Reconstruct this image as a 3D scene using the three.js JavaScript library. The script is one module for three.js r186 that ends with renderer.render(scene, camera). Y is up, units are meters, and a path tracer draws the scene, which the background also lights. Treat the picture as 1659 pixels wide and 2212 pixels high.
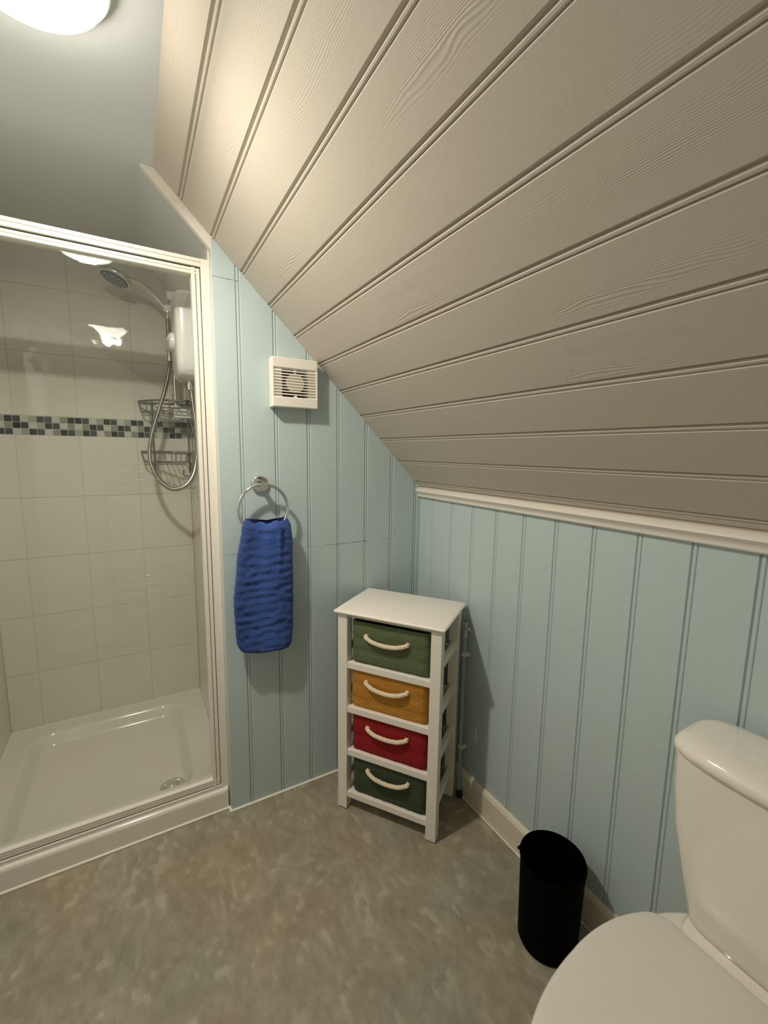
import * as THREE from 'three';
import { RectAreaLightUniformsLib } from 'three/addons/lights/RectAreaLightUniformsLib.js';
import { RoundedBoxGeometry } from 'three/addons/geometries/RoundedBoxGeometry.js';
import { mergeGeometries, mergeVertices, toCreasedNormals } from 'three/addons/utils/BufferGeometryUtils.js';

// ------------------------------------------------------------------ camera, light, exposure
const scene = new THREE.Scene();
scene.background = new THREE.Color(0x000000);
const camera = new THREE.PerspectiveCamera(2 * Math.atan(1106 / 931.47) * 180 / Math.PI, 1659 / 2212, 0.02, 30);
camera.position.set(-1.0284, 1.2914, 1.4747);
camera.rotation.order = 'YXZ';
camera.rotation.set(-0.137, -0.525, 0.0147);
const renderer = new THREE.WebGLRenderer({ antialias: true });
renderer.toneMapping = THREE.LinearToneMapping;
renderer.toneMappingExposure = 1.06;
renderer.shadowMap.enabled = true;
const LAMP = { x: -1.1388, z: 0.503, r: 0.115, power: 1350, size: 0.052, glow: 20, color: [1.0, 0.91, 0.785] };

// ------------------------------------------------------------------ main dimensions (metres)
const RX = -0.797, LX = -1.545, BZ = -0.78, FZ = 1.68;      // shower right, left wall, shower back wall, wall behind the camera
const CEIL = 2.072, EDGE = -0.9367;                         // flat ceiling and where the slope starts
const SL = Math.hypot(0.0846, 0.0835), SA = Math.atan2(0.0835, 0.0846);
const slopeY = x => 1.841 - (x + 0.7027) * 0.0835 / 0.0846;

// ------------------------------------------------------------------ helpers
function rng(seed) { let s = seed >>> 0; return () => { s = (s + 0x6D2B79F5) >>> 0; let t = Math.imul(s ^ (s >>> 15), 1 | s); t = (t + Math.imul(t ^ (t >>> 7), 61 | t)) ^ t; return ((t ^ (t >>> 14)) >>> 0) / 4294967296; }; }
const used = new Map();
function numbered(n) { const k = used.get(n) || 0; used.set(n, k + 1); return k ? `${n}_${String(k).padStart(3, '0')}` : n; }
function tag(o, label, category, group) { o.userData.label = label; o.userData.category = category; if (group) o.userData.group = group; return o; }
function thing(name, label, category, [x, y, z] = [0, 0, 0], turn = 0, group) {
  const o = new THREE.Group(); o.name = numbered(name); o.position.set(x, y, z); o.rotation.y = turn; scene.add(o);
  return tag(o, label, category, group);
}
function struct(name) { const o = new THREE.Group(); o.name = name; o.userData.kind = 'structure'; scene.add(o); return o; }
function mesh(name, geo, mat, parent, label) {
  const g = Array.isArray(geo) ? join(geo) : geo;
  const m = new THREE.Mesh(g, mat); m.name = parent === scene ? numbered(name) : name; m.castShadow = m.receiveShadow = true; parent.add(m);
  if (label) m.userData.label = label;
  return m;
}
function plain(g) { let q = g.index ? g.toNonIndexed() : g; for (const k of Object.keys(q.attributes)) if (!['position', 'normal', 'uv'].includes(k)) q.deleteAttribute(k); if (!q.attributes.uv) q.setAttribute('uv', new THREE.BufferAttribute(new Float32Array(q.attributes.position.count * 2), 2)); return q; }
function join(list) { return mergeGeometries(list.map(plain), false); }
function rbox(w, h, d, x = 0, y = 0, z = 0, r = 0.003, seg = 2) { const g = new RoundedBoxGeometry(w, h, d, seg, Math.min(r, w / 2.01, h / 2.01, d / 2.01)); g.translate(x, y, z); return g; }
function box(x0, x1, y0, y1, z0, z1, r = 0.0015) { return rbox(x1 - x0, y1 - y0, z1 - z0, (x0 + x1) / 2, (y0 + y1) / 2, (z0 + z1) / 2, r, 1); }
const V = (a) => new THREE.Vector3(...a);
function tube(pts, r, seg = 48, rad = 8, closed = false, ends = true) {
  const c = new THREE.CatmullRomCurve3(pts.map(V), closed, 'centripetal');
  const g = [new THREE.TubeGeometry(c, seg, r, rad, closed)];
  if (!closed && ends) for (const p of [pts[0], pts[pts.length - 1]]) { const s = new THREE.SphereGeometry(r, rad, 6); s.translate(...p); g.push(s); }
  return join(g);
}
function rod(a, b, r, rad = 8) { const A = V(a), B = V(b), d = B.clone().sub(A); const g = new THREE.CylinderGeometry(r, r, d.length(), rad); g.applyQuaternion(new THREE.Quaternion().setFromUnitVectors(new THREE.Vector3(0, 1, 0), d.clone().normalize())); g.translate(...A.add(B).multiplyScalar(0.5).toArray()); return g; }
function cyl(r0, r1, h, at, dir = [0, 1, 0], n = 32) { const g = new THREE.CylinderGeometry(r1, r0, h, n); g.applyQuaternion(new THREE.Quaternion().setFromUnitVectors(new THREE.Vector3(0, 1, 0), V(dir).normalize())); g.translate(...at); return g; }
function lathe(pts, n = 48) { return new THREE.LatheGeometry(pts.map(p => new THREE.Vector2(p[0], p[1])), n); }
// a board or moulding: profile points [u, d] (d = outwards), swept along l from l0(u) to l1(u); put() turns (u, l, d) into x, y, z
function board(profile, l0, l1, put, uvOff = [0, 0]) {
  const pos = [], uv = [], n = profile.length;
  const P = (k, e) => { const [u, d] = profile[k]; const l = e ? l1(u) : l0(u); return [put(u, l, d), [l + uvOff[0], u + uvOff[1]]]; };
  const tri = (a, b, c) => { for (const q of [a, b, c]) { pos.push(...q[0]); uv.push(...q[1]); } };
  for (let k = 0; k < n; k++) { const j = (k + 1) % n, a = P(k, 0), b = P(j, 0), c = P(j, 1), d = P(k, 1); tri(a, b, c); tri(a, c, d); }
  const tris = THREE.ShapeUtils.triangulateShape(profile.map(p => new THREE.Vector2(p[0], p[1])), []);
  for (const e of [0, 1]) for (const [a, b, c] of tris) e ? tri(P(a, 1), P(b, 1), P(c, 1)) : tri(P(a, 0), P(c, 0), P(b, 0));
  const g = new THREE.BufferGeometry();
  g.setAttribute('position', new THREE.Float32BufferAttribute(pos, 3)); g.setAttribute('uv', new THREE.Float32BufferAttribute(uv, 2)); g.computeVertexNormals();
  return orient(g);
}
// make faces point outwards (by signed volume)
function orient(g) {
  const p = g.attributes.position; let v = 0; const a = new THREE.Vector3(), b = new THREE.Vector3(), c = new THREE.Vector3();
  for (let i = 0; i < p.count; i += 3) { a.fromBufferAttribute(p, i); b.fromBufferAttribute(p, i + 1); c.fromBufferAttribute(p, i + 2); v += a.dot(b.clone().cross(c)); }
  if (v < 0) { for (const k of Object.keys(g.attributes)) { const t = g.attributes[k], s = t.itemSize; for (let i = 0; i < t.count; i += 3) for (let q = 0; q < s; q++) { const x = t.array[(i + 1) * s + q]; t.array[(i + 1) * s + q] = t.array[(i + 2) * s + q]; t.array[(i + 2) * s + q] = x; } } g.computeVertexNormals(); }
  return g;
}
// rings of equal length joined to one smooth skin with end caps
function loft(rings, crease = 0.9, caps = true) {
  const pos = [], uv = [], n = rings[0].length;
  const put = (i, j) => { pos.push(...rings[i][j % n]); uv.push(j / n, i / (rings.length - 1)); };
  for (let i = 0; i + 1 < rings.length; i++) for (let j = 0; j < n; j++) { put(i, j); put(i, j + 1); put(i + 1, j + 1); put(i, j); put(i + 1, j + 1); put(i + 1, j); }
  if (caps) for (const [i, flip] of [[0, true], [rings.length - 1, false]]) {
    const c = [0, 0, 0]; rings[i].forEach(p => p.forEach((v, k) => c[k] += v / n));
    for (let j = 0; j < n; j++) { const a = rings[i][j], b = rings[i][(j + 1) % n]; const t = flip ? [c, b, a] : [c, a, b]; t.forEach(q => { pos.push(...q); uv.push(q[0], q[2]); }); }
  }
  const g = new THREE.BufferGeometry();
  g.setAttribute('position', new THREE.Float32BufferAttribute(pos, 3)); g.setAttribute('uv', new THREE.Float32BufferAttribute(uv, 2));
  g.computeVertexNormals(); orient(g);
  return toCreasedNormals(g, crease);
}
function superRing(cx, y, cz, hx, hz, n = 64, e = 4) { const r = []; for (let i = 0; i < n; i++) { const t = i / n * Math.PI * 2, c = Math.cos(t), s = Math.sin(t); r.push([cx + hx * Math.sign(c) * Math.abs(c) ** (2 / e), y, cz + hz * Math.sign(s) * Math.abs(s) ** (2 / e)]); } return r; }

// ------------------------------------------------------------------ procedural textures
function noise2(seed, P, Q = P) { const r = rng(seed), t = new Float32Array(P * Q); for (let i = 0; i < t.length; i++) t[i] = r(); return (u, v) => { let x = u * P, y = v * Q; let i = Math.floor(x), j = Math.floor(y), fx = x - i, fy = y - j; fx = fx * fx * (3 - 2 * fx); fy = fy * fy * (3 - 2 * fy); const a = ((i % P) + P) % P, b = (a + 1) % P, c = ((j % Q) + Q) % Q, d = (c + 1) % Q; return (t[c * P + a] * (1 - fx) + t[c * P + b] * fx) * (1 - fy) + (t[d * P + a] * (1 - fx) + t[d * P + b] * fx) * fy; }; }
function dataTex(w, h, fn, srgb = false) {
  const d = new Uint8Array(w * h * 4);
  for (let j = 0; j < h; j++) for (let i = 0; i < w; i++) { const c = fn(i / w, j / h), k = (j * w + i) * 4; const g = Array.isArray(c) ? c : [c, c, c]; for (let q = 0; q < 3; q++) d[k + q] = Math.max(0, Math.min(255, g[q] * 255)); d[k + 3] = 255; }
  const t = new THREE.DataTexture(d, w, h); t.wrapS = t.wrapT = THREE.RepeatWrapping; t.magFilter = THREE.LinearFilter; t.minFilter = THREE.LinearMipmapLinearFilter; t.generateMipmaps = true; if (srgb) t.colorSpace = THREE.SRGBColorSpace; t.needsUpdate = true; return t;
}
const ss = (a, b, x) => { const t = Math.max(0, Math.min(1, (x - a) / (b - a))); return t * t * (3 - 2 * t); };
// embossed, painted-over pine grain; u runs along the board
const GL = 1.7, GW = 0.1189;
function grainTex(seed, knots, strength) {
  const n1 = noise2(seed, 7, 3), n2 = noise2(seed + 1, 40, 6), n3 = noise2(seed + 2, 5, 4), f1 = noise2(seed + 3, 300, 24), f2 = noise2(seed + 4, 700, 60);
  return dataTex(1536, 128, (u, v) => {
    const x = u * GL, y = (v - 0.5) * GW;
    let F = (y + 0.02 * (n1(u, v) - 0.5) + 0.006 * (n2(u, v) - 0.5)) * 400, m = 0.8 * ss(0.55, 0.9, n3(u, v));
    for (const [kx, ky, s] of knots) { let dx = Math.abs(x - kx); dx = Math.min(dx, GL - dx); const r = Math.hypot(dx / 7, y - ky); F += 4.5 * s * Math.exp(-r * r / 0.00022); m = Math.max(m, 1.1 * Math.exp(-((dx / 0.16) ** 2 + ((y - ky) / 0.024) ** 2))); }
    const line = 0.5 + 0.5 * Math.sin(F * Math.PI * 2 / 1.5), g = (line ** 1.5) * Math.min(m, 1) * strength;
    return 0.35 + 0.5 * g + 0.1 * (f1(u, v) - 0.5) + 0.06 * (f2(u, v) - 0.5);
  });
}
const grains = [grainTex(11, [[0.35, 0.01, 1], [1.1, -0.015, 0.8]], 1), grainTex(31, [[0.7, -0.012, 1]], 0.6), grainTex(57, [[0.2, 0.0, 1], [0.95, 0.02, 1], [1.5, -0.01, 0.7]], 1), grainTex(83, [[1.3, 0.014, 1]], 0.35)];
const roller = (() => { const a = noise2(3, 60), b = noise2(4, 150), c = noise2(5, 14); return dataTex(512, 512, (u, v) => 0.35 * a(u, v) + 0.35 * b(u, v) + 0.3 * c(u, v)); })();
const glaze = (() => { const a = noise2(7, 9), b = noise2(8, 22), c = noise2(9, 60); return dataTex(512, 512, (u, v) => 0.85 * a(u, v) + 0.14 * b(u, v) + 0.01 * c(u, v)); })();
const vinyl = (() => {
  const a = noise2(21, 13), b = noise2(22, 44, 30), c = noise2(23, 130, 84), d = noise2(24, 300, 190), e = noise2(25, 420), w = noise2(26, 16), h = noise2(27, 12), k = noise2(28, 50, 34);
  return dataTex(2048, 2048, (u, v) => {
    const wx = u + 0.02 * (w(u, v) - 0.5), wy = v + 0.02 * (w(v, u) - 0.5);
    let t = 0.20 * a(wx, wy) + 0.26 * b(wx, wy) + 0.31 * c(wx, wy) + 0.17 * d(wx, wy) + 0.06 * e(u, v);
    t = 0.5 + (t - 0.5) * 1.25;
    const fleck = ss(0.58, 0.80, c(wx + 0.004 * d(u, v), wy)) * ss(0.45, 0.75, k(u, v)), hue = h(wx, wy) - 0.5;
    const L = 0.560 + 0.155 * (t - 0.5) + 0.045 * fleck;
    return [L + 0.018 + 0.035 * hue, L - 0.010 - 0.004 * hue, L - 0.092 - 0.03 * hue];
  }, true);
})();
const vinylBump = (() => { const a = noise2(41, 300), b = noise2(42, 90); return dataTex(1024, 1024, (u, v) => 0.6 * a(u, v) + 0.4 * b(u, v)); })();
const terry = (() => { const a = noise2(51, 120), b = noise2(52, 240), c = noise2(53, 20); return dataTex(512, 512, (u, v) => 0.45 * a(u, v) + 0.35 * b(u, v) + 0.2 * c(u, v)); })();
const stitch = dataTex(512, 256, (u, v) => { const row = v * 16, s = Math.sin((u * 75 + (Math.floor(row) % 2) * 0.5 + (row % 1) * 0.6) * Math.PI * 2); return 0.5 + 0.5 * s * Math.sin((row % 1) * Math.PI); });
function rep(t, x, y) { const c = t.clone(); c.repeat.set(x, y); c.needsUpdate = true; return c; }

// ------------------------------------------------------------------ materials
const std = (rgb, rough, more = {}) => new THREE.MeshStandardMaterial({ color: new THREE.Color().setRGB(...rgb), roughness: rough, ...more });
const phy = (rgb, rough, more = {}) => new THREE.MeshPhysicalMaterial({ color: new THREE.Color().setRGB(...rgb), roughness: rough, ...more });
const M = {
  cream: grains.map(t => std([0.55, 0.50, 0.42], 0.6, { bumpMap: rep(t, 1 / GL, 1 / GW), bumpScale: 0.0008 })),
  blue: std([0.475, 0.575, 0.575], 0.5, { bumpMap: rep(roller, 3, 3), bumpScale: 0.0005 }),
  blueGap: std([0.20, 0.27, 0.28], 0.8),
  creamGap: std([0.30, 0.27, 0.23], 0.8),
  plaster: std([0.74, 0.775, 0.785], 0.75, { bumpMap: rep(roller, 3, 3), bumpScale: 0.00018 }),
  plain: std([0.6, 0.62, 0.6], 0.7, { bumpMap: rep(roller, 3, 3), bumpScale: 0.0004 }),
  trim: std([0.78, 0.735, 0.65], 0.35),
  base: std([0.72, 0.66, 0.52], 0.45, { bumpMap: rep(roller, 4, 4), bumpScale: 0.0006 }),
  sealant: std([0.85, 0.80, 0.70], 0.4),
  floor: std([1, 1, 1], 0.55, { map: rep(vinyl, 1 / 1.9, 1 / 1.9), bumpMap: rep(vinylBump, 2, 2), bumpScale: 0.0003 }),
  tile: phy([0.75, 0.715, 0.63], 0.03, { bumpMap: rep(glaze, 1.7, 1.7), bumpScale: 0.0020 }),
  grout: std([0.70, 0.66, 0.56], 0.8),
  mosaicGrout: std([0.66, 0.66, 0.60], 0.8),
  mosaic: { B: phy([0.006, 0.006, 0.008], 0.1), D: phy([0.045, 0.055, 0.062], 0.12), l: phy([0.56, 0.58, 0.51], 0.12), m: phy([0.36, 0.37, 0.32], 0.15), p: phy([0.42, 0.41, 0.34], 0.3, { bumpMap: rep(terry, 12, 12), bumpScale: 0.003 }), K: phy([0.05, 0.03, 0.025], 0.15) },
  tray: phy([0.80, 0.77, 0.68], 0.12, { clearcoat: 0.3 }),
  frame: std([0.80, 0.77, 0.68], 0.28),
  seal: std([0.55, 0.54, 0.48], 0.5),
  dark: std([0.02, 0.02, 0.02], 0.6),
  glass: phy([0.97, 0.985, 0.975], 0.0, { transmission: 1, thickness: 0, ior: 1.5 }),
  chrome: std([0.80, 0.79, 0.77], 0.08, { metalness: 1 }),
  polished: std([0.9, 0.9, 0.88], 0.015, { metalness: 1 }),
  brushed: std([0.55, 0.53, 0.50], 0.22, { metalness: 1 }),
  wire: std([0.22, 0.215, 0.20], 0.4, { metalness: 0.8 }),
  plastic: phy([0.80, 0.79, 0.77], 0.22),
  fan: std([0.80, 0.76, 0.68], 0.4),
  nozzle: std([0.20, 0.25, 0.28], 0.5),
  towel: phy([0.046, 0.11, 0.39], 0.95, { sheen: 0.8, sheenRoughness: 0.5, sheenColor: new THREE.Color(0.12, 0.2, 0.5), bumpMap: rep(terry, 4, 5), bumpScale: 0.0035 }),
  wood: std([0.82, 0.775, 0.69], 0.4),
  rope: std([0.74, 0.63, 0.46], 0.85),
  bin: phy([0.0012, 0.0012, 0.0012], 0.65, { specularIntensity: 0.06 }),
  china: phy([0.80, 0.76, 0.67], 0.1, { clearcoat: 0.4, clearcoatRoughness: 0.03 }),
  seat: phy([0.67, 0.635, 0.565], 0.28),
  pipe: std([0.30, 0.38, 0.37], 0.5),
  lampBase: std([0.8, 0.8, 0.78], 0.4),
  lampGlow: new THREE.MeshStandardMaterial({ color: 0xffffff, roughness: 0.25, emissive: new THREE.Color().setRGB(...LAMP.color), emissiveIntensity: LAMP.glow }),
};
const weave = rgb => std(rgb, 0.9, { bumpMap: stitch, bumpScale: 0.0006 });

// ================================================================== THE ROOM
{ // floor
  const g = new THREE.BoxGeometry(0 - LX + 0.1, 0.04, FZ - BZ + 0.1); g.translate((LX) / 2, -0.02, (FZ + BZ) / 2);
  const p = g.attributes.position, u = g.attributes.uv; for (let i = 0; i < p.count; i++) u.setXY(i, p.getX(i), p.getZ(i));
  const f = mesh('floor', g, M.floor, scene); f.userData.kind = 'structure';
}
// tongue and groove profile over one pitch: a flat face, a V groove, a narrow bead, a second V groove
const boardProfile = (p, s = 1, w = 0.0060) => { const T = -0.011, a = p - 0.0098, b = p - 0.0001; return [[0, T], [0, -0.0030 * s], [0.0016, -0.0004 * s], [0.0022, 0], [a - w, 0], [a - w * 0.85, -0.0009 * s], [a, -0.0066 * s], [a + 0.0013, -0.0012 * s], [a + 0.0026, -0.0003], [b - 0.0036, -0.0003], [b - 0.0020, -0.0010 * s], [b, -0.0046 * s], [b, T]]; };

{ // wall_back: vertical boards from the shower's edge to the corner, cut across at 0.945 m
  const w = struct('wall_back');
  mesh('backing', board([[-0.789, -0.03], [-0.789, -0.011], [0, -0.011], [0, -0.03]], () => 0, u => slopeY(u) + 0.02, (u, l, d) => [u, l, d]), M.blueGap, w);
  const seam = k => -0.0288 - 0.115 * k;
  const jn = noise2(5, 23, 3);
  const dense = pr => pr.flatMap((q, i) => { const n = pr[(i + 1) % pr.length]; return q[1] === 0 && n[1] === 0 && Math.abs(n[0] - q[0]) > 0.02 ? Array.from({ length: 14 }, (_, k) => [q[0] + (n[0] - q[0]) * k / 14, 0]) : [q]; });
  for (let k = -1; k < 7; k++) {
    const right = k < 0 ? 0 : seam(k), left = Math.max(seam(k + 1), -0.790), full = 0.115;
    let prof = boardProfile(full, 0.75, 0.0032).map(([u, d]) => [right + 0.0075 - full + u, d]);      // joint (two grooves) sits on the seam
    if (k < 0) prof = boardProfile(full, 0.75, 0.0032).map(([u, d]) => [Math.min(seam(0) + 0.0075 + u, 0), d]).filter((q, i, a) => i < 3 || q[0] < 0 || q[1] === -0.011 ).concat([]);
    if (k < 0) prof = [[seam(0) + 0.0075, -0.011], [seam(0) + 0.0075, -0.0045], [seam(0) + 0.0117, 0], [0, 0], [0, -0.011]];
    if (k === 6) { prof = boardProfile(full, 0.75, 0.0032).map(([u, d]) => [right + 0.0075 - full + u, d]).filter(([u]) => u > -0.788); prof.unshift([-0.790, -0.011], [-0.790, -0.001], [-0.789, 0]); }
    const cuts = k === 6 ? [0, 0.9445, 1.8155, 9] : [0, 0.9445, 9];
    for (let c = 0; c + 1 < cuts.length; c++) {
      const jag = u => 0.0013 * (jn(u * 8 + 20, 0.3) - 0.5) + 0.0006 * (jn(u * 30, 0.7) - 0.5), open = u => 0.35 + 1.3 * jn(u * 4 + 3, 0.1);
      const gap = [0.0006, 0.0005, 0.0007, 0.0022, 0.0013, 0.0006, 0.0006, 0.0013][k + 1], hi = cuts[c + 1];
      const g = board(dense(prof), u => cuts[c] + (c ? jag(u) + gap * open(u) : 0), u => hi > 5 ? slopeY(u) + 0.004 : hi - (hi > 1.5 ? 0.0002 : 0) + jag(u), (u, l, d) => [u, l, d]);
      mesh('board', g, M.blue, w);
    }
  }
  mesh('edge_strip', [box(-0.7915, -0.7895, 0, 1.925, -0.03, -0.0005, 0.0008)], std([0.60, 0.64, 0.60], 0.5), w);
}
{ // wall_right: the low wall under the slope
  const w = struct('wall_right');
  mesh('backing', box(0.011, 0.05, 0, 1.16, BZ, FZ, 0.001), M.blueGap, w);
  const seam = k => 0.0899 + 0.1169 * k, put = (u, l, d) => [-d, l, u];
  for (let k = 0; k < 15; k++) {
    const a = k ? seam(k - 1) + 0.0075 : 0.0002, b = Math.min(seam(k) + 0.0075, FZ);
    const prof = boardProfile(0.1169, 0.75, 0.0032).map(([u, d]) => [Math.max(a, b - 0.1169 + u), d]);
    mesh('board', board(prof, () => 0, () => 1.135, put), M.blue, w);
  }
}
{ // the boarded slope, its plain continuation over the shower, and the flat ceiling
  const w = struct('ceiling_slope');
  const cs = Math.cos(SA), sn = Math.sin(SA), ox = EDGE, oy = CEIL;
  const put = (u, l, d) => [ox + u * cs - d * sn, oy - u * sn - d * cs, l];
  const L = Math.hypot(-EDGE, CEIL - 1.147);
  mesh('backing', board([[0, -0.05], [0, -0.011], [L + 0.03, -0.011], [L + 0.03, -0.05]], () => 0.0, () => FZ, put), M.creamGap, w);
  const order = [1, 3, 1, 0, 3, 2, 0, 2, 1, 3, 1, 3], offs = [0.2, 0.9, 0.5, 0.1, 1.2, 0.35, 1.0, 0.0, 0.6, 1.1, 0.3, 0.8];
  for (let k = 0; k < 12; k++) {
    const a = k ? k * SL - 0.0278 + 0.0075 : 0, b = Math.min((k + 1) * SL - 0.0278 + 0.0075, L);
    const prof = boardProfile(SL).map(([u, d]) => [Math.max(a, b - SL + u), d]);
    mesh('board', board(prof, () => 0.0, () => FZ, put, [offs[k], -b]), M.cream[order[k]], w);
  }
  const s = struct('ceiling');
  mesh('flat_ceiling', box(LX - 0.05, EDGE + 0.02, CEIL, CEIL + 0.04, BZ - 0.05, FZ + 0.05, 0.001), M.plaster, s);
  mesh('sloped_plaster', board([[0, -0.04], [0, 0], [0.26, 0], [0.26, -0.04]], () => BZ - 0.02, () => -0.001, put), M.plaster, s);
  const cr = 0.11, tl = cr * Math.tan(SA / 2), cove = [[0.002, -0.004]]; // small rounded plaster fillet where ceiling and slope meet over the shower
  for (let i = 0; i <= 14; i++) { const a = SA * i / 14, x = EDGE - tl + cr * Math.sin(a), y = CEIL - cr + cr * Math.cos(a) - 0.0002, dx = x - ox, dy = y - oy; cove.push([dx * cs - dy * sn, -dx * sn - dy * cs]); }
  mesh('corner_fillet', toCreasedNormals(board(cove, () => BZ - 0.02, () => -0.012, put), 0.5), M.plaster, s);
  // cover strip between boards and plaster
  const t = struct('trim_2');
  const ue = (-0.7895 - EDGE) / cs;
  mesh('cover_strip', board([[-0.021, 0.0205], [-0.0215, 0.0225], [-0.018, 0.026], [ue + 0.024, 0.0265], [ue + 0.0255, 0.0255], [ue, 0], [0.001, 0]], () => -0.020, () => -0.0004, put), M.trim, t);
}
{ // moulding where slope meets low wall
  const t = struct('trim_1');
  const prof = [[1.112, 0.0], [1.112, 0.011], [1.1155, 0.014], [1.123, 0.0145], [1.1275, 0.0165], [1.131, 0.0215], [1.1365, 0.0255], [1.143, 0.0245], [1.147, 0.0205], [1.152, 0.0], [1.14, -0.004]];
  mesh('moulding', toCreasedNormals(board(prof, () => 0.0002, () => FZ, (u, l, d) => [-d, u, l]), 0.6), M.trim, t);
  const b = struct('baseboard_right');
  const bp = [[0, 0], [0, 0.0155], [0.088, 0.0155], [0.0925, 0.0125], [0.097, 0.010], [0.101, 0.004], [0.101, 0]];
  mesh('skirting_board', board(bp, () => 0.0002, () => FZ, (u, l, d) => [-d, u, l]), M.base, b);
  const s = struct('trim_3');
  mesh('sealant_bead', [tube([[-0.001, 0.003, 0.003], [-0.79, 0.003, 0.003]], 0.0048, 6, 8), tube([[-0.7925, 0.003, 0.003], [-0.7945, 0.003, -0.02]], 0.0048, 4, 8), tube([[-0.7945, 0.003, -0.0185], [LX, 0.003, -0.0185]], 0.0048, 6, 8), tube([[-0.018, 0.002, 0.01], [-0.018, 0.002, FZ]], 0.0028, 6, 8)], M.sealant, s);
}
{ // plain walls outside the frame
  const l = struct('wall_left'); mesh('wall_panel', box(LX - 0.05, LX, 0, CEIL, -0.03, FZ, 0.001), M.plain, l);
  const f = struct('wall_front'); mesh('wall_panel', board([[LX - 0.05, 0], [LX - 0.05, 0.05], [0.05, 0.05], [0.05, 0]], () => 0, u => Math.min(CEIL, slopeY(u)) + 0.05, (u, l, d) => [u, l, FZ + d]), M.plain, f);
}
// ------------------------------------------------------------------ tiled shower walls
const clipPoly = (poly, inside, cut) => { const out = []; poly.forEach((p, i) => { const q = poly[(i + 1) % poly.length]; const a = inside(p), b = inside(q); if (a >= 0) out.push(p); if (a * b < 0) { const t = a / (a - b); out.push([p[0] + (q[0] - p[0]) * t, p[1] + (q[1] - p[1]) * t]); } }); return out; };
function tileGeo(poly, put, uvOff, depth = 0.007, bev = 0.0013) { // poly [u, v]; a bevelled slab standing proud of the grout
  const cx = poly.reduce((s, p) => s + p[0], 0) / poly.length, cy = poly.reduce((s, p) => s + p[1], 0) / poly.length;
  const inner = poly.map(([u, v]) => [u - Math.sign(u - cx) * bev, v - Math.sign(v - cy) * bev]);
  const pos = [], uv = [], tri = (...t) => t.forEach(q => { pos.push(...put(q[0], q[1], q[2])); uv.push((q[0] + uvOff[0]) * 1.0, (q[1] + uvOff[1]) * 1.0); });
  const n = poly.length;
  for (let i = 0; i < n; i++) { const j = (i + 1) % n, A = [...poly[i], 0], B = [...poly[j], 0], C = [...poly[j], depth - bev * 0.7], D = [...poly[i], depth - bev * 0.7], E = [...inner[i], depth], F = [...inner[j], depth]; tri(A, B, C); tri(A, C, D); tri(D, C, F); tri(D, F, E); tri([...inner[0], depth], E, F); tri([...poly[0], 0], B, A); }
  const g = new THREE.BufferGeometry(); g.setAttribute('position', new THREE.Float32BufferAttribute(pos, 3)); g.setAttribute('uv', new THREE.Float32BufferAttribute(uv, 2)); g.computeVertexNormals(); return orient(g);
}
const MOSAIC = ['mBDlmBDlpBBDlmBDlmBDlmKlmDd', 'lpBDlmBDlplpBDlpBDlpBDmBDlm', 'BDlmBDlpBDmBDlpBDlpBDmlmBDl'];
const rowsY = [0.078, 0.330, 0.580, 0.831, 1.085, 1.342, 1.4185, 1.6685, 1.922, 2.10];
function tiledWall(w, u0, u1, uStart, pitch, put, top, codeAt, mStart, dir) {
  const G = 0.0007;
  for (let r = 0; r + 1 < rowsY.length; r++) {
    if (r === 5) continue;
    for (let k = -1; k < 6; k++) {
      let a = uStart + dir * pitch * k, b = a + dir * pitch; if (a > b) [a, b] = [b, a];
      a = Math.max(a, u0); b = Math.min(b, u1); if (b - a < 0.006) continue;
      let poly = [[a + G, rowsY[r] + G], [b - G, rowsY[r] + G], [b - G, rowsY[r + 1] - G], [a + G, rowsY[r + 1] - G]];
      for (const f of top) poly = clipPoly(poly, f);
      if (poly.length < 3 || Math.max(...poly.map(p => p[1])) - Math.min(...poly.map(p => p[1])) < 0.006) continue;
      mesh('tile', tileGeo(poly, put, [k * 0.37, r * 0.61]), M.tile, w);
    }
  }
  const p = 0.0255, n = Math.floor((u1 - u0) / p);
  for (let r = 0; r < 3; r++) for (let k = 0; k < n; k++) {
    const a = mStart + dir * p * k, lo = dir > 0 ? a : a - p; if (lo < u0 - 0.001 || lo + p > u1 + 0.001) continue;
    const y = rowsY[6] - 0.0008 - (r + 1) * p; let c = codeAt(r, k); if (c === 'd') c = 'D';
    mesh('mosaic_tile', tileGeo([[lo + 0.001, y + 0.001], [lo + p - 0.001, y + 0.001], [lo + p - 0.001, y + p - 0.001], [lo + 0.001, y + p - 0.001]], put, [k * 0.13, r * 0.3], 0.0066, 0.0007), M.mosaic[c], w);
  }
}
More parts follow.
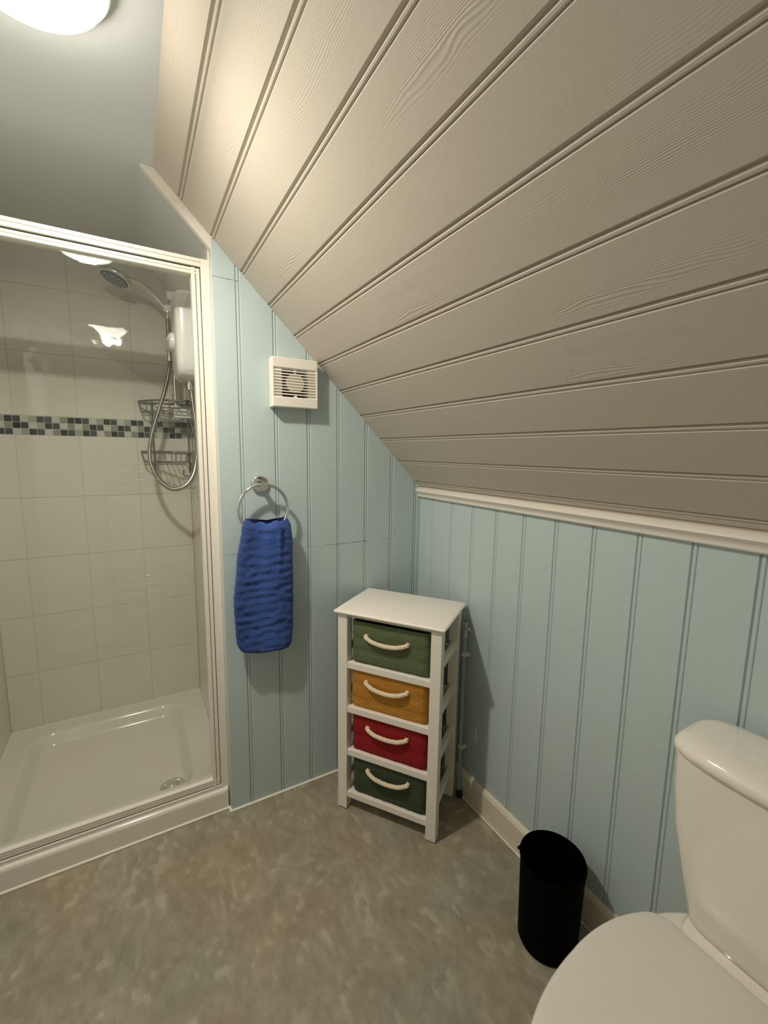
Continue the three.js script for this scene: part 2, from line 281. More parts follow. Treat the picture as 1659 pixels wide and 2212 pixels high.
{
  const wb = struct('wall_shower_back'), wr = struct('wall_shower_right'), wl = struct('wall_shower_left');
  const zf = BZ - 0.007, under = u => [u[0], u[1]];
  mesh('grout', box(LX - 0.05, RX + 0.05, 0, CEIL + 0.02, BZ - 0.05, BZ - 0.0024, 0.001), M.grout, wb);
  tiledWall(wb, LX, RX, RX, 0.2125, (u, v, d) => [u, v, zf + d], [p => CEIL - p[1], p => slopeY(p[0]) - p[1]], (r, k) => { const i = 26 - k; return i >= 0 ? MOSAIC[r][i] : 'DlmB'[(k + r) % 4]; }, RX - 0.004, -1);
  mesh('grout', box(RX + 0.0024, RX + 0.03, 0, 1.925, BZ, -0.031, 0.001), M.grout, wr);
  const yTop = slopeY(RX);
  tiledWall(wr, BZ, -0.031, BZ, 0.2125, (u, v, d) => [RX + 0.007 - d, v, u], [p => yTop - 0.003 - p[1]], (r, k) => 'lmDB'[(k + 2 * r) % 4], BZ + 0.001, 1);
  mesh('grout', box(LX - 0.03, LX - 0.0024, 0, CEIL, BZ, -0.031, 0.001), M.grout, wl);
  tiledWall(wl, BZ, -0.031, BZ, 0.2125, (u, v, d) => [LX - 0.007 + d, v, u], [p => CEIL - p[1]], (r, k) => 'BlmD'[(k + 2 * r) % 4], BZ + 0.001, 1);
}

// ================================================================== CEILING LAMP
{
  const t = thing('ceiling_lamp', 'round white dome lamp glowing on the flat ceiling', 'lamp', [LAMP.x, CEIL, LAMP.z]);
  mesh('base', lathe([[0, -0.001], [LAMP.r + 0.004, -0.001], [LAMP.r + 0.007, -0.004], [LAMP.r + 0.007, -0.016], [LAMP.r + 0.003, -0.02], [0, -0.02]].reverse(), 64), M.lampBase, t);
  const pts = []; for (let i = 0; i <= 20; i++) { const a = i / 20 * Math.PI / 2; pts.push([LAMP.r * Math.sin(a), -0.02 - 0.0565 * Math.cos(a) ** 1.25]); }
  pts[0][0] = 0; mesh('dome', lathe(pts, 64), M.lampGlow, t);
  RectAreaLightUniformsLib.init();
  const p = new THREE.RectAreaLight(new THREE.Color().setRGB(...LAMP.color), LAMP.power, LAMP.size, LAMP.size); p.position.set(LAMP.x, CEIL - 0.0773, LAMP.z); p.rotation.x = -Math.PI / 2; scene.add(p);
}

// ================================================================== SHOWER
{ // tray: a flat rim, a sunk basin with rounded corners, an upstand all round
  const t = thing('shower_tray', 'low white shower tray with a sunk basin behind the glass', 'shower tray', [0, 0, 0]);
  const x0 = LX + 0.0005, x1 = -0.7975, z0 = BZ + 0.0005, z1 = -0.0185, H = 0.08, N = 190;
  const bx0 = -1.462, bx1 = -0.893, bz0 = -0.703, bz1 = -0.098, R = 0.085;
  const sdf = (x, z) => { const cx = (bx0 + bx1) / 2, cz = (bz0 + bz1) / 2, qx = Math.abs(x - cx) - (bx1 - bx0) / 2 + R, qz = Math.abs(z - cz) - (bz1 - bz0) / 2 + R; return Math.hypot(Math.max(qx, 0), Math.max(qz, 0)) + Math.min(Math.max(qx, qz), 0) - R; };
  const dr = [-0.968, -0.185];
  const hgt = (x, z) => { const d = sdf(x, z), dd = Math.hypot(x - dr[0], z - dr[1]); const q = Math.max(0, Math.min(1, -d / 0.036)); let y = H - 0.043 * (0.25 * ss(0, 1, q) + 0.75 * q) - 0.005 * ss(-0.03, -0.28, d); const rim = Math.min(x - x0, x1 - x, z - z0, z1 - z + 9); y += 0.004 * ss(0.012, 0.004, rim); const fr = z1 - z; if (fr < 0.012) y -= 0.012 - Math.sqrt(Math.max(0, 0.012 ** 2 - (0.012 - fr) ** 2)); return y - 0.004 * ss(0.075, 0.045, dd); };
  const pos = [], idx = [], zs = [], xs = [];
  for (let i = 0; i <= N; i++) xs.push(x0 + (x1 - x0) * i / N);
  for (let j = 0; j <= N; j++) zs.push(z0 + (z1 - 0.013 - z0) * j / N); for (let j = 1; j <= 8; j++) zs.push(z1 - 0.013 + 0.013 * j / 8);
  for (const z of zs) for (const x of xs) pos.push(x, hgt(x, z), z);
  const W = N + 1; for (let j = 0; j + 1 < zs.length; j++) for (let i = 0; i < N; i++) { const a = j * W + i; idx.push(a, a + W, a + 1, a + 1, a + W, a + W + 1); }
  const top = new THREE.BufferGeometry(); top.setAttribute('position', new THREE.Float32BufferAttribute(pos, 3)); top.setIndex(idx); top.computeVertexNormals();
  const skirt = [box(x0, x1, 0.0, H - 0.011, z1 - 0.02, z1, 0.0006), box(x0, x1, 0.0, 0.03, z0, z1 - 0.02, 0.0006)];
  mesh('tray_body', [top, ...skirt], M.tray, t);
  const d = new THREE.Group(); d.name = 'waste_drain'; t.add(d);
  const y = hgt(dr[0], dr[1]);
  mesh('drain_flange', lathe([[0.024, 0.0], [0.044, 0.0], [0.0455, 0.002], [0.044, 0.004], [0.036, 0.0045], [0.026, 0.002]], 40).translate(dr[0], y - 0.001, dr[1]), M.chrome, d);
  mesh('drain_cap', lathe([[0.0, 0.013], [0.012, 0.0125], [0.022, 0.010], [0.027, 0.006], [0.027, 0.004], [0, 0.004]].reverse(), 40).translate(dr[0], y - 0.001, dr[1]), M.chrome, d);
}
{ // white framed glass enclosure
  const t = thing('shower_enclosure', 'white framed clear glass shower door and screen', 'shower door', [0, 0, 0]);
  const zF = -0.030, zB = -0.068, x0 = LX + 0.002, x1 = -0.7925;
  // a rail with fine grooves along it: profile [y, z]
  const rail = (y0, y1, zf, grooves, xa, xb) => { const pr = [[y0, zB], [y0, zf - 0.001], [y0 + 0.001, zf]]; for (const g of grooves) pr.push([g - 0.0014, zf], [g - 0.0005, zf - 0.0035], [g + 0.0005, zf - 0.0035], [g + 0.0014, zf]); pr.push([y1 - 0.001, zf], [y1, zf - 0.001], [y1, zB]); return board(pr, () => xa, () => xb, (u, l, d) => [l, u, d]); };
  const stile = (xa, xb, zf, grooves, ya, yb) => { const pr = [[xa, zB], [xa, zf - 0.001], [xa + 0.001, zf]]; for (const g of grooves) pr.push([g - 0.0014, zf], [g - 0.0005, zf - 0.0035], [g + 0.0005, zf - 0.0035], [g + 0.0014, zf]); pr.push([xb - 0.001, zf], [xb, zf - 0.001], [xb, zB]); return board(pr, () => ya, () => yb, (u, l, d) => [u, l, d]); };
  mesh('header_rail', rail(1.8455, 1.8695, zF, [1.858], x0, x1 - 0.0265), M.frame, t);
  mesh('jamb', stile(x1 - 0.026, x1, zF, [], 0.0795, 1.8695), M.frame, t);
  mesh('jamb', stile(x0, x0 + 0.026, zF, [], 0.0795, 1.8695), M.frame, t);
  mesh('sill_rail', rail(0.0795, 0.094, zF, [0.087], x0 + 0.026, x1 - 0.0265), M.frame, t);
  mesh('gasket', box(x0 + 0.02, x1 - 0.02, 1.836, 1.845, zB, zF - 0.010, 0.0005), M.dark, t);
  mesh('gasket', box(x0 + 0.02, x1 - 0.02, 0.0945, 0.102, zB, zF - 0.012, 0.0005), M.dark, t);
  const d = new THREE.Group(); d.name = 'door'; t.add(d);
  const dx0 = x0 + 0.03, dx1 = x1 - 0.0285, zD = zF - 0.003;
  mesh('door_rail', rail(1.8225, 1.8405, zD, [1.8315], dx0, dx1 - 0.0005), M.frame, d);
  mesh('door_rail', rail(0.0985, 0.121, zD, [0.106, 0.1145], dx0, dx1 - 0.0005), M.frame, d);
  mesh('door_stile', [stile(dx1 - 0.0105, dx1, zD - 0.001, [], 0.099, 1.8375), stile(dx1 - 0.0245, dx1 - 0.0135, zD + 0.003, [], 0.094, 1.8405), stile(dx1 - 0.0135, dx1 - 0.0105, zD - 0.0035, [], 0.099, 1.8375)], M.frame, d);
  mesh('door_stile', stile(dx0, dx0 + 0.0245, zD, [], 0.099, 1.8405), M.frame, d);
  mesh('glass_pane', box(dx0 + 0.02, dx1 - 0.02, 0.116, 1.824, -0.053, -0.047, 0.0008), M.glass, d);
}
{ // instantaneous electric shower on the right-hand wall
  const t = thing('electric_shower', 'white electric shower unit on the tiled side wall', 'shower unit', [RX, 1.545, -0.31]);
  const rings = []; for (const [d, s] of [[0.0002, 1], [0.05, 1], [0.066, 0.985], [0.075, 0.95], [0.0805, 0.88], [0.083, 0.78]]) rings.push(superRing(0, 0, 0, 0.150 * s, 0.108 * s, 72, 5).map(([a, , b]) => [-d, 0.145 + a, b]));
  mesh('cover', loft(rings, 1.2), M.plastic, t);
  mesh('outlet', [cyl(0.009, 0.009, 0.03, [-0.035, -0.012, 0.01]), cyl(0.0115, 0.0115, 0.012, [-0.035, -0.02, 0.01], [0, 1, 0], 6)], M.chrome, t);
  const k = mesh('dial', lathe([[0, 0.016], [0.026, 0.015], [0.030, 0.010], [0.031, 0.0]].reverse(), 40).rotateZ(Math.PI / 2).translate(-0.083, 0.13, 0), M.plastic, t);
  mesh('pointer', rbox(0.004, 0.02, 0.004, -0.1, 0.142, 0), M.brushed, k);
}
{ // slide rail with brackets, soap dish and slider
  const X = -0.855, Z = -0.64;
  const t = thing('shower_riser_rail', 'chrome vertical slide rail with white brackets in the shower corner', 'shower rail', [0, 0, 0]);
  mesh('pole', rod([X, 1.46, Z], [X, 1.955, Z], 0.0095, 20), M.chrome, t);
  for (const [y, h, n] of [[1.928, 0.036, 0], [1.447, 0.040, 1]]) mesh('bracket', n ? [rbox(RX + 0.0005 < 0 ? 0.052 : 0, h, 0.036, RX - 0.0262, y, Z, 0.004), rbox(0.03, h, 0.034, X + 0.004, y + 0.0, Z, 0.004)] : [rbox(0.052, h, 0.03, RX - 0.0262, y, Z, 0.004), rbox(0.032, h, 0.032, X, y, Z, 0.006)], M.plastic, t);
  mesh('soap_dish', [rbox(0.088, 0.007, 0.07, X - 0.035, 1.4735, Z, 0.003), rbox(0.03, 0.014, 0.03, X, 1.474, Z, 0.004)], M.plastic, t);
  mesh('slider', [rbox(0.034, 0.052, 0.036, X, 1.862, Z, 0.009, 3), rbox(0.03, 0.03, 0.03, X - 0.016, 1.873, Z + 0.012, 0.008, 3)], M.plastic, t);
  mesh('hose_retainer', rbox(0.026, 0.062, 0.032, X - 0.017, 1.728, Z + 0.008, 0.010, 3), M.plastic, t);
}
{ // handset: a disc head on a curved handle
  const t = thing('shower_handset', 'chrome hand shower head tilted out from its wall holder', 'shower head', [-0.868, 1.868, -0.625]);
  const up = new THREE.Vector3(-0.1, 1, -0.02);
  mesh('handle', tube([[-0.004, -0.03, 0.0], [-0.004, -0.004, 0], [-0.03, 0.028, 0.004], [-0.075, 0.064, 0.012], [-0.118, 0.083, 0.018], [-0.15, 0.088, 0.021]], 0.0105, 48, 14), M.chrome, t);
  const q = new THREE.Quaternion().setFromUnitVectors(new THREE.Vector3(0, 1, 0), new THREE.Vector3(0.34, 0.93, -0.12).normalize());
  const place = g => g.applyQuaternion(q).translate(-0.185, 0.078, 0.024);
  mesh('head', place(lathe([[0, -0.002], [0.052, -0.002], [0.0565, 0.004], [0.055, 0.012], [0.044, 0.022], [0.024, 0.029], [0, 0.031]], 48)), M.chrome, t);
  const f = mesh('spray_face', place(lathe([[0, -0.006], [0.045, -0.0055], [0.049, -0.0015], [0, -0.0015]], 40)), M.nozzle, t);
  const nz = []; for (const [R, n] of [[0.012, 6], [0.024, 12], [0.037, 18]]) for (let i = 0; i < n; i++) nz.push(place(new THREE.SphereGeometry(0.0022, 6, 4).translate(R * Math.cos(i / n * 6.283), -0.006, R * Math.sin(i / n * 6.283))));
  mesh('nozzle', nz, M.plastic, f);
}
{ // ribbed hose from the unit down in a loop and up to the handset
  const pts = [[-0.8325, 1.526, -0.30], [-0.826, 1.464, -0.30], [-0.8165, 1.364, -0.315], [-0.8145, 1.268, -0.345], [-0.827, 1.181, -0.41], [-0.860, 1.137, -0.47], [-0.9, 1.130, -0.52], [-0.942, 1.166, -0.555], [-0.968, 1.244, -0.575], [-0.961, 1.33, -0.59], [-0.927, 1.446, -0.605], [-0.896, 1.544, -0.615], [-0.874, 1.642, -0.625], [-0.872, 1.699, -0.63], [-0.872, 1.76, -0.632], [-0.872, 1.842, -0.627]];
  const t = thing('shower_hose', 'ribbed chrome shower hose hanging in a long loop', 'hose');
  const c = new THREE.CatmullRomCurve3(pts.map(V), false, 'centripetal'), N = 1500, R = 9, fr = c.computeFrenetFrames(N), pos = [], idx = [];
  for (let i = 0; i <= N; i++) { const p = c.getPointAt(i / N), r = 0.0082 + 0.0017 * Math.cos(i / 6 * Math.PI * 2); for (let j = 0; j < R; j++) { const a = j / R * Math.PI * 2; pos.push(p.x + r * (Math.cos(a) * fr.normals[i].x + Math.sin(a) * fr.binormals[i].x), p.y + r * (Math.cos(a) * fr.normals[i].y + Math.sin(a) * fr.binormals[i].y), p.z + r * (Math.cos(a) * fr.normals[i].z + Math.sin(a) * fr.binormals[i].z)); } }
  for (let i = 0; i < N; i++) for (let j = 0; j < R; j++) { const a = i * R + j, b = i * R + (j + 1) % R; idx.push(a, b, a + R, b, b + R, a + R); }
  const g = new THREE.BufferGeometry(); g.setAttribute('position', new THREE.Float32BufferAttribute(pos, 3)); g.setIndex(idx); g.computeVertexNormals();
  mesh('ribbed_hose', g, M.brushed, t);
  mesh('cone_nut', cyl(0.013, 0.009, 0.045, [-0.872, 1.685, -0.63]), M.chrome, t);
  mesh('cone_nut', cyl(0.0125, 0.0125, 0.022, [-0.8325, 1.52, -0.30]), M.chrome, t);
}
{ // two-tier wire caddy in the back corner
  const t = thing('wire_caddy', 'two-tier corner wire caddy hanging in the shower', 'caddy');
  const X1 = RX - 0.012, Z0 = BZ + 0.012;
  for (const [y0, h] of [[1.452, 0.045], [1.235, 0.045]]) {
    const tier = new THREE.Group(); tier.name = 'basket_tier'; t.add(tier);
    const out = (ins, y) => [[X1 - ins, y, Z0 + ins], [-0.995 + ins, y, Z0 + ins], [-0.995 + ins, y, -0.722], [-0.945, y, -0.64 - ins], [-0.885, y, -0.592 - ins], [X1 - ins, y, -0.585 - ins]];
    const ring = (pts, r) => { const g = []; for (let i = 0; i < pts.length; i++) { g.push(rod(pts[i], pts[(i + 1) % pts.length], r)); g.push(new THREE.SphereGeometry(r, 8, 6).translate(...pts[i])); } return join(g); };
    mesh('top_rim', ring(out(0, y0 + h), 0.0038), M.wire, tier);
    mesh('bottom_rim', ring(out(0.008, y0), 0.0026), M.wire, tier);
    const A = out(0, y0 + h), B = out(0.008, y0), L = (a, b, s) => a.map((v, i) => v + (b[i] - v) * s);
    for (let i = 0; i < 6; i++) { const n = [4, 2, 2, 2, 2, 3][i]; for (let s = 0; s < n; s++) mesh('upright', rod(L(A[i], A[(i + 1) % 6], s / n), L(B[i], B[(i + 1) % 6], s / n), 0.0017, 6), M.wire, tier); }
    for (let k = 1; k < 9; k++) { const x = X1 - 0.008 - k * 0.0205; const zf = x > -0.885 ? -0.598 : x > -0.945 ? -0.598 + (x + 0.885) * 0.8 : -0.646 + (x + 0.945) * 1.6; mesh('base_wire', rod([x, y0, Z0 + 0.008], [x, y0, zf], 0.0017, 6), M.wire, tier); }
  }
  for (const [x, z] of [[-0.945, Z0 - 0.004], [X1 + 0.004, -0.70]]) mesh('post', tube([[x, 1.50, z], [x, 1.19, z]], 0.004, 4, 8), M.wire, t);
  mesh('hook', [tube([[X1, 1.235, -0.60], [X1, 1.185, -0.60], [X1 - 0.03, 1.178, -0.60], [X1 - 0.033, 1.2, -0.60]], 0.0028, 24, 8)], M.wire, t);
}

// ================================================================== ON THE BLUE WALL
{ // extractor fan
  const t = thing('extractor_fan', 'square white extractor fan with louvres on the blue wall', 'fan', [-0.546, 1.5155, 0.0]);
  const W = 0.156, H = 0.158, D = 0.046;
  const sh = new THREE.Shape(); const a = W / 2 - 0.003, b = H / 2 - 0.003; sh.moveTo(-a, -b); sh.lineTo(a, -b); sh.lineTo(a, b); sh.lineTo(-a, b);
  const ho = new THREE.Path(), ha = 0.047, y0 = -0.0475, y1 = 0.0465, rr = 0.006; ho.moveTo(-ha + rr, y0); ho.lineTo(ha - rr, y0); ho.quadraticCurveTo(ha, y0, ha, y0 + rr); ho.lineTo(ha, y1 - rr); ho.quadraticCurveTo(ha, y1, ha - rr, y1); ho.lineTo(-ha + rr, y1); ho.quadraticCurveTo(-ha, y1, -ha, y1 - rr); ho.lineTo(-ha, y0 + rr); ho.quadraticCurveTo(-ha, y0, -ha + rr, y0); sh.holes.push(ho);
  const g = new THREE.ExtrudeGeometry(sh, { depth: 0.0305, bevelEnabled: true, bevelSize: 0.003, bevelThickness: 0.003, bevelSegments: 2 }); g.translate(0, 0, 0.004);
  mesh('housing', g, M.fan, t);
  mesh('duct', box(-0.05, 0.05, -0.052, 0.051, 0.0005, 0.004, 0.0005), M.dark, t);
  const zf = D - 0.007;
  mesh('face_band', rbox(W, 0.033, 0.010, 0, H / 2 - 0.0165, zf - 0.0006, 0.003), M.fan, t);
  mesh('face_band', rbox(W, 0.033, 0.010, 0, -H / 2 + 0.0165, zf - 0.0006, 0.003), M.fan, t);
  for (const s of [-1, 1]) mesh('side_band', rbox(0.006, H - 0.06, 0.009, s * (W / 2 - 0.003), 0, zf - 0.001, 0.002), M.fan, t);
  for (let k = 0; k < 9; k++) mesh('louvre', rbox(W - 0.0085, 0.0040, 0.0060, 0, 0.0372 - k * 0.0093, 0.0392, 0.0010), M.fan, t);
  const d = mesh('centre_disc', [cyl(0.031, 0.031, 0.005, [0, 0.001, 0.0342], [0, 0, 1], 48), rbox(0.009, 0.03, 0.004, 0, 0.035, 0.0342, 0.001)], M.fan, t);
  mesh('screw_cover', cyl(0.0056, 0.005, 0.009, [0, -0.0445, 0.037], [0, 0, 1], 20), M.fan, d);
}
{ // towel ring
  const t = thing('towel_ring', 'chrome towel ring with round wall plate on the blue boards', 'towel ring', [-0.663, 1.18, 0]);
  mesh('wall_plate', lathe([[0, 0.012], [0.024, 0.012], [0.0285, 0.009], [0.029, 0.0004], [0, 0.0004]].reverse(), 40).rotateX(Math.PI / 2), M.chrome, t);
  mesh('post', [cyl(0.0095, 0.008, 0.035, [0, 0, 0.026], [0, 0, 1], 24), cyl(0.0118, 0.0118, 0.014, [0, -0.001, 0.047], [0, 0, 1], 24)], M.chrome, t);
  mesh('ring', new THREE.TorusGeometry(0.0815, 0.0056, 14, 96).translate(0.0, -0.080, 0.047), M.chrome, t);
}
{ // hand towel: one soft, ribbed, closed body hanging through the ring
  const N = 96, R = 150, pos = [], uv = [], idx = [];
  const lerp = (tab, v) => { for (let i = 0; i + 1 < tab.length; i++) if (v <= tab[i + 1][0]) { const s = (v - tab[i][0]) / (tab[i + 1][0] - tab[i][0]), q = s * s * (3 - 2 * s) * 0.5 + s * 0.5; return tab[i][1] + (tab[i + 1][1] - tab[i][1]) * q; } return tab[tab.length - 1][1]; };
  const left = [[0, -0.726], [0.06, -0.734], [0.3, -0.753], [0.6, -0.768], [0.85, -0.765], [0.93, -0.762], [1, -0.746]], right = [[0, -0.583], [0.06, -0.574], [0.2, -0.570], [0.6, -0.570], [0.85, -0.573], [0.95, -0.578], [1, -0.588]];
  const nz = noise2(77, 12, 30), nf = noise2(78, 60, 120);
  for (let i = 0; i <= R; i++) {
    const v = i / R, xl = lerp(left, v), xr = lerp(right, v), cx = (xl + xr) / 2, hw = (xr - xl) / 2;
    const close = Math.sqrt(Math.min(1, v / 0.05)) * Math.sqrt(Math.min(1, (1.0001 - v) / 0.03));
    for (let j = 0; j < N; j++) {
      const a = j / N * Math.PI * 2, c = Math.cos(a), s = Math.sin(a), u = Math.sign(c) * Math.abs(c) ** 0.55;
      const side = Math.sign(s) * Math.abs(s) ** 0.5, x = cx + hw * u * (0.93 + 0.07 * close);
      const topDip = -0.015 * (1 - u * u) * (1 - ss(0, 0.12, v)) - 0.004 * Math.sin(u * 9 + 1) * (1 - ss(0, 0.1, v));
      const yb = 1.068 - v * 0.462 + topDip + (v > 0.5 ? (v - 0.5) * 2 * (-0.012 * u - 0.010 * (1 - Math.abs(u + 0.4))) : 0);
      const ph = (yb * 37 + 0.13 * Math.sin(u * 2.2 + v * 5) + 0.10 * Math.sin(u * 5 + v * 11) - 0.1 * v * u) * Math.PI * 2;
      const rib = 0.0010 * Math.sin(ph) * ss(0.04, 0.14, v) * (side > 0 ? 1 : 0.5);
      const fold = (0.011 * Math.exp(-(((u - 0.42) / 0.13) ** 2)) - 0.010 * Math.exp(-(((u - 0.28) / 0.07) ** 2)) + 0.006 * Math.sin(u * 6 + 0.7)) * (1 - ss(0.05, 0.5, v));
      const dep = (0.024 + 0.004 * Math.sin(v * 5)) * close;
      const z = 0.048 + side * dep + (side > 0 ? (rib + fold) * side * close : rib * side * 0.4) + 0.006 * (nz((u + 1) / 2, v) - 0.5) * close + 0.0016 * (nf((u + 1) / 2, v) - 0.5) + 0.004 * v * Math.sin(u * 3);
      pos.push(x + 0.0010 * Math.sin(ph) * Math.abs(c) ** 3 * Math.sign(c) * 0.5, yb, Math.max(0.012, z)); uv.push(j / N * 2, v);
    }
  }
  for (let i = 0; i < R; i++) for (let j = 0; j < N; j++) { const a = i * N + j, b = i * N + (j + 1) % N; idx.push(a, a + N, b, b, a + N, b + N); }
  for (const [row, fl] of [[0, 1], [R, 0]]) { const base = pos.length / 3; let c = [0, 0, 0]; for (let j = 0; j < N; j++) for (let q = 0; q < 3; q++) c[q] += pos[(row * N + j) * 3 + q] / N; pos.push(...c); uv.push(0, row / R); for (let j = 0; j < N; j++) { const a = row * N + j, b = row * N + (j + 1) % N; fl ? idx.push(base, a, b) : idx.push(base, b, a); } }
  const g = new THREE.BufferGeometry(); g.setAttribute('position', new THREE.Float32BufferAttribute(pos, 3)); g.setAttribute('uv', new THREE.Float32BufferAttribute(uv, 2)); g.setIndex(idx); g.computeVertexNormals();
  const p = g.attributes.normal; let out = 0; for (let i = 0; i < N * R; i++) out += p.getZ(i) * (pos[i * 3 + 2] - 0.048); if (out < 0) { for (let i = 0; i < idx.length; i += 3) { const x = idx[i]; idx[i] = idx[i + 1]; idx[i + 1] = x; } g.setIndex(idx); g.computeVertexNormals(); }
  tag(mesh('hand_towel', g, M.towel, scene), 'royal blue ribbed hand towel hanging through the chrome ring', 'towel');
}

// ================================================================== DRAWER UNIT AND BASKETS
const CAB = { o: [-0.4475, 0, 0.1655], th: 0.9434, W: 0.372, D: 0.2506, H: 0.7572, L: 0.036 };
function atCabinet(name, label, category, group) { return thing(name, label, category, CAB.o, -CAB.th, group); }   // local x along the front, local -z to the back
{
  const t = atCabinet('drawer_unit', 'narrow white wooden storage unit holding four rope baskets', 'storage unit');
  const { W, D, H, L } = CAB, up = H - 0.0155;
  const topP = []; for (const [y, e] of [[up, 0.004], [up + 0.002, 0.008], [up + 0.0065, 0.0122], [up + 0.0105, 0.0122], [up + 0.0135, 0.0095], [up + 0.0155, 0.0045]]) { const x0 = -e, x1 = W + e, z0 = -D - e, z1 = e, r = 0.004; topP.push([[x0 + r, y, z0], [x1 - r, y, z0], [x1, y, z0 + r], [x1, y, z1 - r], [x1 - r, y, z1], [x0 + r, y, z1], [x0, y, z1 - r], [x0, y, z0 + r]]); }
  mesh('top', loft(topP, 0.5), M.wood, t);
  for (const x of [0, W - L]) for (const z of [0, -D + L]) mesh('leg', box(x, x + L, 0.004, up, z - L, z, 0.0022), M.wood, t);
  for (const x of [0, W - L]) for (const z of [0, -D + L]) mesh('foot_pad', box(x + 0.003, x + L - 0.003, 0, 0.004, z - L + 0.003, z - 0.003, 0.001), std([0.25, 0.16, 0.1], 0.7), t);
  const ys = [0.050, 0.216, 0.381, 0.546];
  for (const y of ys) {
    mesh('front_rail', box(L - 0.002, W - L + 0.002, y, y + 0.0235, -0.020, -0.003, 0.0018), M.wood, t);
    mesh('shelf', box(L - 0.006, W - L + 0.006, y + 0.012, y + 0.0195, -D + 0.02, -0.0205, 0.001), M.wood, t);
    for (const x of [0.008, W - 0.024]) mesh('side_rail', box(x, x + 0.016, y + 0.045, y + 0.075, -D + L - 0.004, -L + 0.004, 0.0018), M.wood, t);
    mesh('back_rail', box(L - 0.002, W - L + 0.002, y + 0.02, y + 0.05, -D + 0.006, -D + 0.022, 0.0018), M.wood, t);
  }
  mesh('front_rail', box(L - 0.002, W - L + 0.002, up - 0.012, up - 0.0005, -0.030, -0.012, 0.0015), M.wood, t);
}
function ropeAlong(pts, r) { // three strands laid round one another
  const c = new THREE.CatmullRomCurve3(pts.map(V), false, 'centripetal'), N = 150, f = c.computeFrenetFrames(N), list = [];
  for (let s = 0; s < 3; s++) { const q = []; for (let i = 0; i <= N; i++) { const p = c.getPointAt(i / N), a = s * 2.094 + i / N * Math.PI * 2 * 5.5; q.push(new THREE.Vector3().copy(p).addScaledVector(f.normals[i], r * 0.5 * Math.cos(a)).addScaledVector(f.binormals[i], r * 0.5 * Math.sin(a))); } list.push(new THREE.TubeGeometry(new THREE.CatmullRomCurve3(q), N, r * 0.6, 8)); }
  for (const p of [pts[0], pts[pts.length - 1]]) list.push(new THREE.SphereGeometry(r, 10, 8).translate(...p));
  return join(list);
}
function basket(label, rgb, x0, x1, y0, y1, hx, hy, seed, lean) {
  const t = atCabinet('rope_basket', label, 'basket', 'rope baskets in the white storage unit');
  const d0 = -CAB.D + 0.03, d1 = -0.0115, rows = Math.round((y1 - y0) / 0.0083), rings = [], r = rng(seed), n1 = noise2(seed, 18, 9);
  const hw = (x1 - x0) / 2, cx = (x0 + x1) / 2, hd = (d1 - d0) / 2, cz = (d0 + d1) / 2;
  const ring = (y, off, k) => { const q = [], e = 0.022, per = 24; // rounded rectangle, denser on the front
    const corner = (sx, sz, a0) => { for (let i = 0; i <= 6; i++) { const a = a0 + i / 6 * Math.PI / 2; q.push([cx + sx * (hw - e) + (e + off) * Math.cos(a), cz + sz * (hd - e) + (e + off) * Math.sin(a)]); } };
    corner(1, 1, 0); for (let i = 1; i < per; i++) q.push([cx + (hw - e) * (1 - 2 * i / per), cz + hd + off]); corner(-1, 1, Math.PI / 2); for (let i = 1; i < 6; i++) q.push([cx - hw - off, cz + (hd - e) * (1 - 2 * i / 6)]); corner(-1, -1, Math.PI); for (let i = 1; i < 6; i++) q.push([cx - (hw - e) * (1 - 2 * i / 6), cz - hd - off]); corner(1, -1, Math.PI * 1.5); for (let i = 1; i < 6; i++) q.push([cx + hw + off, cz - (hd - e) * (1 - 2 * i / 6)]);
    return q.map(([x, z], i) => [x, y + (y > y0 + 0.004 ? 0.0022 * (n1(i / q.length, (y - y0) / (y1 - y0)) - 0.5) : 0), z + (z > cz ? -0.0035 * (n1((x - x0) / (x1 - x0), k) - 0.3) * 0.8 : 0)]); };
  rings.push(ring(y0, -0.008, 0));
  for (let k = 0; k < rows; k++) for (let s = 0; s < 6; s++) { const f = s / 6, bottom = k === 0 ? -0.004 * (1 - f) : 0; rings.push(ring(y0 + (k + f) / rows * (y1 - y0), -0.0032 + 0.0032 * Math.sqrt(Math.sin(f * Math.PI)) + bottom, k / rows)); }
  rings.push(ring(y1, -0.0035, 1), ring(y1, -0.009, 1), ring(y0 + 0.012, -0.011, 0));
  mesh('woven_body', loft(rings, 2.2), weave(rgb), t);
  const zf = d1 + 0.004, [ha, hb] = hx;
  const hp = [[ha + 0.001, hy + 0.001, zf - 0.012], [ha + 0.0005, hy, zf + 0.001]];
  for (let i = 1; i <= 9; i++) { const q = i / 10, e = 1 - (2 * q - 1) ** 2; hp.push([ha + (hb - ha) * q, hy - (0.0145 + lean) * e - 0.001 * q, zf + 0.003 + 0.008 * Math.min(1, e * 1.6)]); }
  hp.push([hb - 0.0005, hy - 0.001, zf + 0.001], [hb - 0.001, hy, zf - 0.012]);
  mesh('rope_handle', ropeAlong(hp, 0.0070), M.rope, t, 'twisted cream rope handle');
}
basket('sage green rope basket in the topmost slot of the storage unit', [0.115, 0.150, 0.068], 0.044, 0.329, 0.5700, 0.718, [0.104, 0.255], 0.672, 3, 0);
basket('mustard yellow rope basket in the second slot from the top', [0.52, 0.235, 0.030], 0.042, 0.325, 0.4050, 0.541, [0.106, 0.257], 0.506, 5, 0.002);
basket('deep red rope basket in the third slot from the top', [0.300, 0.008, 0.008], 0.046, 0.330, 0.2400, 0.376, [0.113, 0.259], 0.338, 7, -0.001);
basket('dark green rope basket in the lowest slot near the floor', [0.052, 0.072, 0.036], 0.050, 0.331, 0.0740, 0.210, [0.116, 0.267], 0.175, 9, 0.002);

